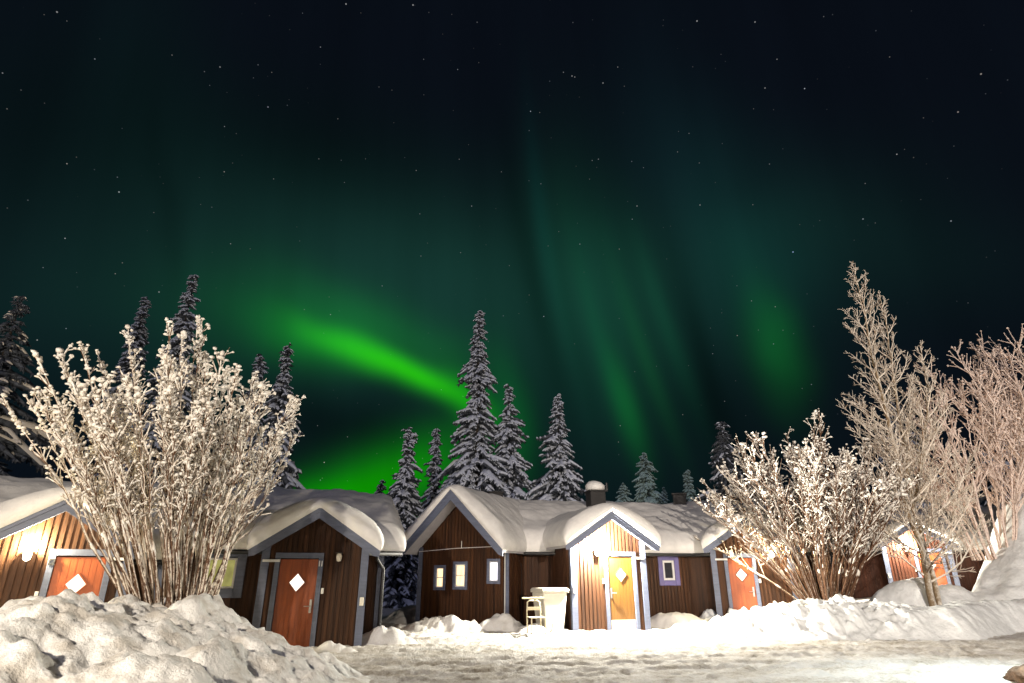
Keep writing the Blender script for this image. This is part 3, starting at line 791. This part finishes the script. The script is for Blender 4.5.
def sleeve(mb, a, b_, r, rnd, n=4):
    """snow lying along a twig from a to b_"""
    m_ = 4; up = Vector((0, 0, r * .45))
    ps = [a.lerp(b_, k / m_) + up * (1 if 0 < k < m_ else .3) + Vector((rnd.gauss(0, r * .12), rnd.gauss(0, r * .12), 0)) for k in range(m_ + 1)]
    mb.tube(ps, [r * rnd.uniform(.15, .35)] + [r * rnd.uniform(.55, 1.1) for _ in range(m_ - 1)] + [r * rnd.uniform(.2, .5)], n, cap=True)

def shrub(name, base, n, height, spread, base_r, seed, label, cat, group=None, ncl=14, clump_r=.06, lean=(0, 0), mats=('stem', 'clump'), yspread=.7, stem_r=.018, tw_per=9, tw_len=(.2, .55), low=0, arch=.25, shape=1.0, rz=0):
    rnd = random.Random(seed)
    t = thing(name, base, rz, label, cat, group)
    st = MB(); sn = MB()
    for i in range(n):
        a = rnd.uniform(0, 2 * math.pi); rr = math.sqrt(rnd.random())
        bx, by = rr * base_r * math.cos(a), rr * base_r * .7 * math.sin(a)
        tilt = (rr ** 1.1) * spread * rnd.uniform(.7, 1.15)
        if i < low: a = math.pi + rnd.uniform(-.5, .5); tilt = spread * rnd.uniform(.9, 1.1); rr = 1.0; bx, by = base_r * math.cos(a), base_r * .7 * math.sin(a)
        hgt = height * (1 - .30 * rr * rr * shape) * rnd.uniform(.70, 1.03) * (rnd.uniform(.42, .8) if i < low else 1)
        tx, ty = bx + tilt * math.cos(a) + lean[0], by + tilt * yspread * math.sin(a) + lean[1]
        pts = []; m_ = 9; wob = rnd.uniform(0, 9)
        for k in range(m_ + 1):
            u = k / m_
            out = u ** (1 + arch)
            pts.append(Vector((bx + (tx - bx) * out + .06 * noise.noise(Vector((u * 4, wob, 0))) * height * .35, by + (ty - by) * out + .06 * noise.noise(Vector((u * 4, wob, 5))) * height * .35, hgt * (u * (1 + .12 * rr) - .12 * rr * u * u) - .15)))
        r0 = stem_r * rnd.uniform(.7, 1.3)
        st.tube(pts, [r0 * (1 - .72 * k / m_) for k in range(m_ + 1)], 5, cap=False)
        for k in range(tw_per):
            u = rnd.uniform(.34, .98); q = u * m_; j = int(min(q, m_ - 1)); p0 = pts[j].lerp(pts[j + 1], q - j)
            d = (pts[j + 1] - pts[j]).normalized()
            side = Vector((rnd.gauss(0, 1), rnd.gauss(0, 1), rnd.uniform(-.1, .5))).normalized()
            ln = rnd.uniform(*tw_len) * (1.15 - u * .5)
            d2 = (d * .85 + side * .62).normalized(); d3 = (d2 + Vector((0, 0, .5))).normalized()
            tp = [p0, p0 + d2 * ln * .5, p0 + d2 * ln * .5 + d3 * ln * .5]
            st.tube(tp, [r0 * .42, r0 * .34, r0 * .22], 4, cap=False)
            sleeve(sn, tp[0].lerp(tp[1], rnd.uniform(.1, .6)), tp[1].lerp(tp[2], rnd.uniform(.2, .9)), clump_r * rnd.uniform(.22, .42) * (.55 + .5 * u), rnd)
            if rnd.random() < u * .9: clump(sn, tp[1].lerp(tp[2], rnd.uniform(0, 1)), clump_r * rnd.uniform(.3, .8) * (.5 + .5 * u), rnd)
            if rnd.random() < .35 + u * .5: clump(sn, tp[2], clump_r * rnd.uniform(.4, 1.0) * (.5 + .5 * u), rnd)
            if rnd.random() < .5:
                e2 = tp[1] + (side + Vector((rnd.gauss(0, .5), rnd.gauss(0, .5), .6))).normalized() * ln * .45
                st.tube([tp[1], e2], [r0 * .28, r0 * .18], 3, cap=False); sleeve(sn, tp[1], e2, clump_r * rnd.uniform(.2, .38), rnd); clump(sn, e2, clump_r * rnd.uniform(.4, .9) * (.5 + .5 * u), rnd)
        for k in range(2, m_):
            if rnd.random() < .75: sleeve(sn, pts[k].lerp(pts[k + 1], rnd.uniform(0, .4)), pts[k].lerp(pts[k + 1], rnd.uniform(.6, 1)), max(r0 * (1.25 - .7 * k / m_), clump_r * .38), rnd, 5)
        for k in range(ncl):
            u = 1 - rnd.random() ** 1.4 * .55; q = u * m_; j = int(min(q, m_ - 1)); p0 = pts[j].lerp(pts[j + 1], q - j)
            clump(sn, p0 + Vector((rnd.gauss(0, .035), rnd.gauss(0, .035), .01)), clump_r * rnd.uniform(.4, 1.05) * (.35 + .7 * u), rnd)
        clump(sn, pts[-1], clump_r * rnd.uniform(.7, 1.3), rnd)
    st.build('stems', M[mats[0]], t, smooth=True); sn.build('snow_tufts', M[mats[1]], t, smooth=True)
    return t
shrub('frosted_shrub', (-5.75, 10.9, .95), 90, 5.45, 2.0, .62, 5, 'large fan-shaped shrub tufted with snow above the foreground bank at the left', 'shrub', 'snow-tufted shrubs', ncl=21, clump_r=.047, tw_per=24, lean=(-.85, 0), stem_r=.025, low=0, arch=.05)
shrub('frosted_shrub', (9.45, 19.6, .7), 88, 5.9, 3.0, .55, 9, 'rounded shrub tufted with snow in front of the fourth cabin, left of the birch', 'shrub', 'snow-tufted shrubs', ncl=13, clump_r=.054, tw_per=28, tw_len=(.3, .95), stem_r=.030, low=3, arch=.05)

def birch(base, seed, label, top1, lean):
    rnd = random.Random(seed)
    t = thing('birch_tree', base, 0, label, 'tree')
    tr = MB(); br = MB()
    def grow(p, d, ln, r, lev, up=.25):
        """a limb as a curved tube; returns nothing, recurses into twigs"""
        m_ = 5 if lev < 2 else 3
        pts = [p.copy()]; q = p.copy(); dd = d.copy()
        for k in range(m_):
            dd = (dd + Vector((rnd.gauss(0, .10), rnd.gauss(0, .10), rnd.gauss(0, .06) + up * (1 if lev else .0)))).normalized()
            q = q + dd * ln / m_; pts.append(q.copy())
        br.tube(pts, [max(.0095, r * (1 - .75 * k / m_)) for k in range(m_ + 1)], 5 if lev < 2 else 3, cap=False)
        if lev >= 3: return
        n = {1: int(4 + ln * 6.2), 2: int(1 + ln * 4.5)}[lev]
        for k in range(n):
            u = rnd.uniform(.15, 1); z = u * m_; j = int(min(z, m_ - 1)); pp = pts[j].lerp(pts[j + 1], z - j); ax = (pts[j + 1] - pts[j]).normalized()
            sd = ax.cross(Vector((rnd.gauss(0, 1), rnd.gauss(0, 1), rnd.gauss(0, .6)))).normalized()
            nd_ = (ax * rnd.uniform(.55, .95) + sd * rnd.uniform(.5, .9)).normalized()
            grow(pp, nd_, min(.75, ln * rnd.uniform(.14, .30) * (1.15 - .6 * u) + .07), r * .42, lev + 1, .12)
    for (pts, r0, lim0, L0, nl) in top1:
        pts = [Vector(p) for p in pts]; n = len(pts) - 1
        # refine
        fine = []
        for k in range(n):
            for w in range(4): fine.append(pts[k].lerp(pts[k + 1], w / 4) + Vector((rnd.gauss(0, .02), rnd.gauss(0, .02), 0)))
        fine.append(pts[-1]); m_ = len(fine) - 1
        tr.tube(fine, [max(.012, r0 * (1 - k / m_) ** .8) for k in range(m_ + 1)], 10, cap=False)
        for k in range(nl):
            u = lim0 + (1 - lim0) * (k + rnd.random() * .6) / nl; z = min(.999, u) * m_; j = int(z); pp = fine[j].lerp(fine[j + 1], z - j)
            a = k * 2.4 + rnd.uniform(-.5, .5); v_ = (u - lim0) / (1 - lim0)
            ln = L0 * (1 - v_) ** .9 * rnd.uniform(.7, 1.1) + .16
            el_ = R(rnd.uniform(12, 34) + 30 * v_)
            grow(pp, Vector((math.cos(a) * math.cos(el_), math.sin(a) * math.cos(el_) * .8, math.sin(el_))), ln, .030 * (1 - .6 * v_) + .006, 1, .13)
    tr.build('trunk', M['birch'], t, smooth=True); br.build('crown', M['twig'], t, smooth=True)
    return t
birch((13.1, 20.3, .6), 12, 'tall bare birch with two slender trunks, every twig white with frost', [
    ([(.02, 0, -1.0), (0, 0, 0), (.05, 0, 1.6), (-.08, .1, 3.8), (.03, .1, 6.0), (-.06, 0, 8.4), (.04, 0, 10.4), (.0, 0, 12.0)], .12, .20, 3.3, 60),
    ([(.30, .1, -1.0), (.28, .1, 0), (.30, .2, 1.6), (.34, .3, 3.2), (.55, .3, 5.2), (.62, .2, 7.2), (.85, .2, 9.2), (.82, .1, 10.8)], .105, .25, 2.8, 42),
    ([(.34, .2, 3.2), (.8, -.1, 4.6), (1.2, -.2, 6.0), (1.55, -.2, 7.4), (1.7, -.1, 8.7)], .07, .08, 1.8, 30)], 0)

# twiggy frosted birches at the right edge: upright frosted shrubs on the mound
shrub('frosted_tree', (16.9, 22.0, mound_r(16.9, 22.0) - .1), 26, 6.6, 2.9, .9, 15, 'frosted twiggy young tree on the mound right of the birch', 'tree', 'frosted young trees on the mound', ncl=6, clump_r=.06, mats=('pink', 'pink'), tw_per=24, tw_len=(.45, 1.4), stem_r=.042, yspread=.6)
shrub('frosted_tree', (19.8, 22.6, mound_r(19.8, 22.6) - .1), 28, 6.9, 3.0, .9, 16, 'frosted twiggy young tree at the very right edge, its crown cut by the picture edge', 'tree', 'frosted young trees on the mound', ncl=6, clump_r=.06, mats=('pink', 'pink'), tw_per=24, tw_len=(.45, 1.4), stem_r=.042, yspread=.6)

def spruce_mesh(seed, H, Rm, top_thin=1.0, snow=.7, whorl=.29, z0=.04, irregular=.15, nb=7):
    rnd = random.Random(seed); tr = MB(); cr = MB()
    tr.tube([(0, 0, -.3), (.02, 0, H * .4), (0, .02, H * .8), (0, 0, H)], [H * .014, H * .010, H * .004, .01], 8)
    z = H * z0
    while z < H - .1:
        u = z / H; rad = Rm * ((1 - u) ** .85) * (1 + irregular * math.sin(z * 2.1 + seed)) * (1 - .12 * sstep(.55, .8, u) * top_thin) + .16
        n = nb if u < .85 else 5
        for k in range(n):
            a = 2 * math.pi * (k + rnd.random()) / n; ln = rad * rnd.choice((.5, .75, .9, 1.0, 1.15, 1.3)) * rnd.uniform(.85, 1.1); dz = rnd.uniform(-.2, .2); ln *= 1 + .75 * noise.noise(Vector((math.cos(a) * .9 + seed, math.sin(a) * .9, z * .55)))
            d = Vector((math.cos(a), math.sin(a), 0)); drop = ln * rnd.uniform(.15, .75) * (1 if u < .9 else .1)
            p = [Vector((0, 0, z + dz)), Vector((0, 0, z + dz)) + d * ln * .5 + Vector((0, 0, -drop * .35)), Vector((0, 0, z + dz)) + d * ln + Vector((0, 0, -drop))]
            w = .045 + .042 * ln
            cr.m = 0; cr.tube(p, [w, w * 1.3, w * .3], 4)
            if rnd.random() < snow:
                up = Vector((0, 0, w * .9)); cr.m = 1; s0 = rnd.uniform(.15, .5)
                cr.tube([p[0].lerp(p[1], s0) + up * .9, p[1] + up * 1.25, p[1].lerp(p[2], .75) + up * .8, p[2] + up * .2], [w * .4, w * 1.1, w * .6, w * .2], 5)
            for j in range(int(4 + ln * 4.5)):
                s = rnd.uniform(.25, 1); pp = p[0].lerp(p[1], s * 2) if s < .5 else p[1].lerp(p[2], s * 2 - 1)
                sd = Vector((-d.y, d.x, 0)) * rnd.choice((-1, 1)); tl = (.14 + .22 * ln * (1.1 - s)) * rnd.uniform(.7, 1.3)
                q = pp + (sd + d * .7).normalized() * tl + Vector((0, 0, -tl * rnd.uniform(.2, .7)))
                cr.m = 0; cr.tube([pp, q], [w * .75, w * .15], 3)
                cr.m = 0; cr.tube([pp, pp + Vector((sd.x * .05, sd.y * .05, -tl * .8))], [w * .7, w * .1], 3)
                if rnd.random() < snow:
                    cr.m = 1; cr.tube([pp + Vector((0, 0, w * .5)), pp.lerp(q, .6) + Vector((0, 0, w * .65)), q + Vector((0, 0, w * .25))], [w * .55, w * .62, w * .15], 4)
        z += whorl * rnd.uniform(.75, 1.2) * (1 - .45 * u)
    return tr, cr
def spruce(name, loc, H, Rm, seed, label, group='snowy spruces behind the cabins', snowm='treesnow', needle='needle', **k):
    t = thing(name, loc, seed * 37 % 360, label, 'tree', group)
    tr, cr = spruce_mesh(seed, H, Rm, **k)
    tr.build('trunk', M['bark'], t, smooth=True); cr.build('crown', [M[needle], M[snowm]], t, smooth=True)
    return t
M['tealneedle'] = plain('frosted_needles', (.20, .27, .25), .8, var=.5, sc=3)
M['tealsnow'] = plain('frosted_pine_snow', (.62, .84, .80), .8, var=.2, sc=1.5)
spruce('spruce_tree', (-2.15, 36, -.1), 17.9, 2.15, 61, 'tallest spruce, narrow and ragged, over the centre cabin wing', irregular=.30, snow=.8, top_thin=1.5)
spruce('spruce_tree', (-.22, 36.5, -.1), 13.0, 2.1, 62, 'medium spruce just right of the tallest one', snow=.7)
spruce('spruce_tree', (2.85, 36, -.1), 12.2, 2.35, 63, 'broad spruce above the centre cabin chimneys, rightmost of the dark five', snow=.7)
spruce('spruce_tree', (-6.0, 34, -.1), 9.5, 1.7, 64, 'spruce in the gap between door 11 and the wing', snow=.6)
spruce('spruce_tree', (-5.0, 39, -.1), 10.8, 1.15, 65, 'thin spruce just left of the tallest one', snow=.6)
spruce('spruce_tree', (-17.9, 30, 0), 17.2, 2.1, 66, 'spruce top sticking out highest above the big left shrub', snow=.8)
spruce('spruce_tree', (-23.0, 34, 0), 17.8, 2.0, 67, 'spruce tip left of the highest one above the left shrub', snow=.8)
spruce('spruce_tree', (-12.0, 30, 0), 13.1, 2.0, 68, 'spruce right of the big shrub, above the roof of door 11', snow=.6)
spruce('spruce_tree', (-15.2, 34, 0), 14.0, 1.9, 69, 'spruce half hidden by the right edge of the big shrub', snow=.6)
spruce('pine_tree', (-19.5, 21.5, 0), 11.9, 3.2, 70, 'dark pine with little snow cut by the left picture edge', snow=.12, nb=6, whorl=.42, snowm='twig')
spruce('pine_tree', (-25.5, 25, 0), 11.0, 3.2, 75, 'dark pine beyond the one at the left picture edge', snow=.12, nb=6, whorl=.42)
spruce('frosted_pine', (13.3, 60, 0), 13.0, 3.2, 71, 'pale green-white frosted pine, tallest behind the right roof', 'small frosted trees behind the right roof', 'tealsnow', 'tealneedle', snow=1.0, irregular=.1, top_thin=-1.2)
spruce('frosted_pine', (17.4, 60, 0), 11.3, 2.1, 72, 'pointed frosted spruce above the small black chimney', 'small frosted trees behind the right roof', 'tealsnow', 'tealneedle', snow=.9)
spruce('frosted_pine', (15.4, 62, 0), 9.7, 1.3, 73, 'little frosted tree between the two taller frosted ones', 'small frosted trees behind the right roof', 'tealsnow', 'tealneedle', snow=1.0)
spruce('frosted_pine', (10.9, 60, 0), 9.9, 3.0, 74, 'low round frosted tree beside the snow-topped chimney', 'small frosted trees behind the right roof', 'tealsnow', 'tealneedle', snow=.9, top_thin=-2.5)
spruce('spruce_tree', (13.2, 37, 0), 10.6, 2.4, 76, 'dark spruce behind the left edge of the right shrub', snow=.15)
spruce('frosted_pine', (25, 38, 0), 12.0, 3.2, 77, 'bluish frosted tree seen through the birch branches', 'small frosted trees behind the right roof', snow=.95)
spruce('spruce_tree', (31, 38, 0), 11.0, 3.2, 78, 'dark spruce behind the frosted young trees at the right', snow=.3)
spruce('spruce_tree', (-8.6, 40, 0), 7.4, 2.2, 79, 'low spruce behind the roof end of door 11', snow=.4)
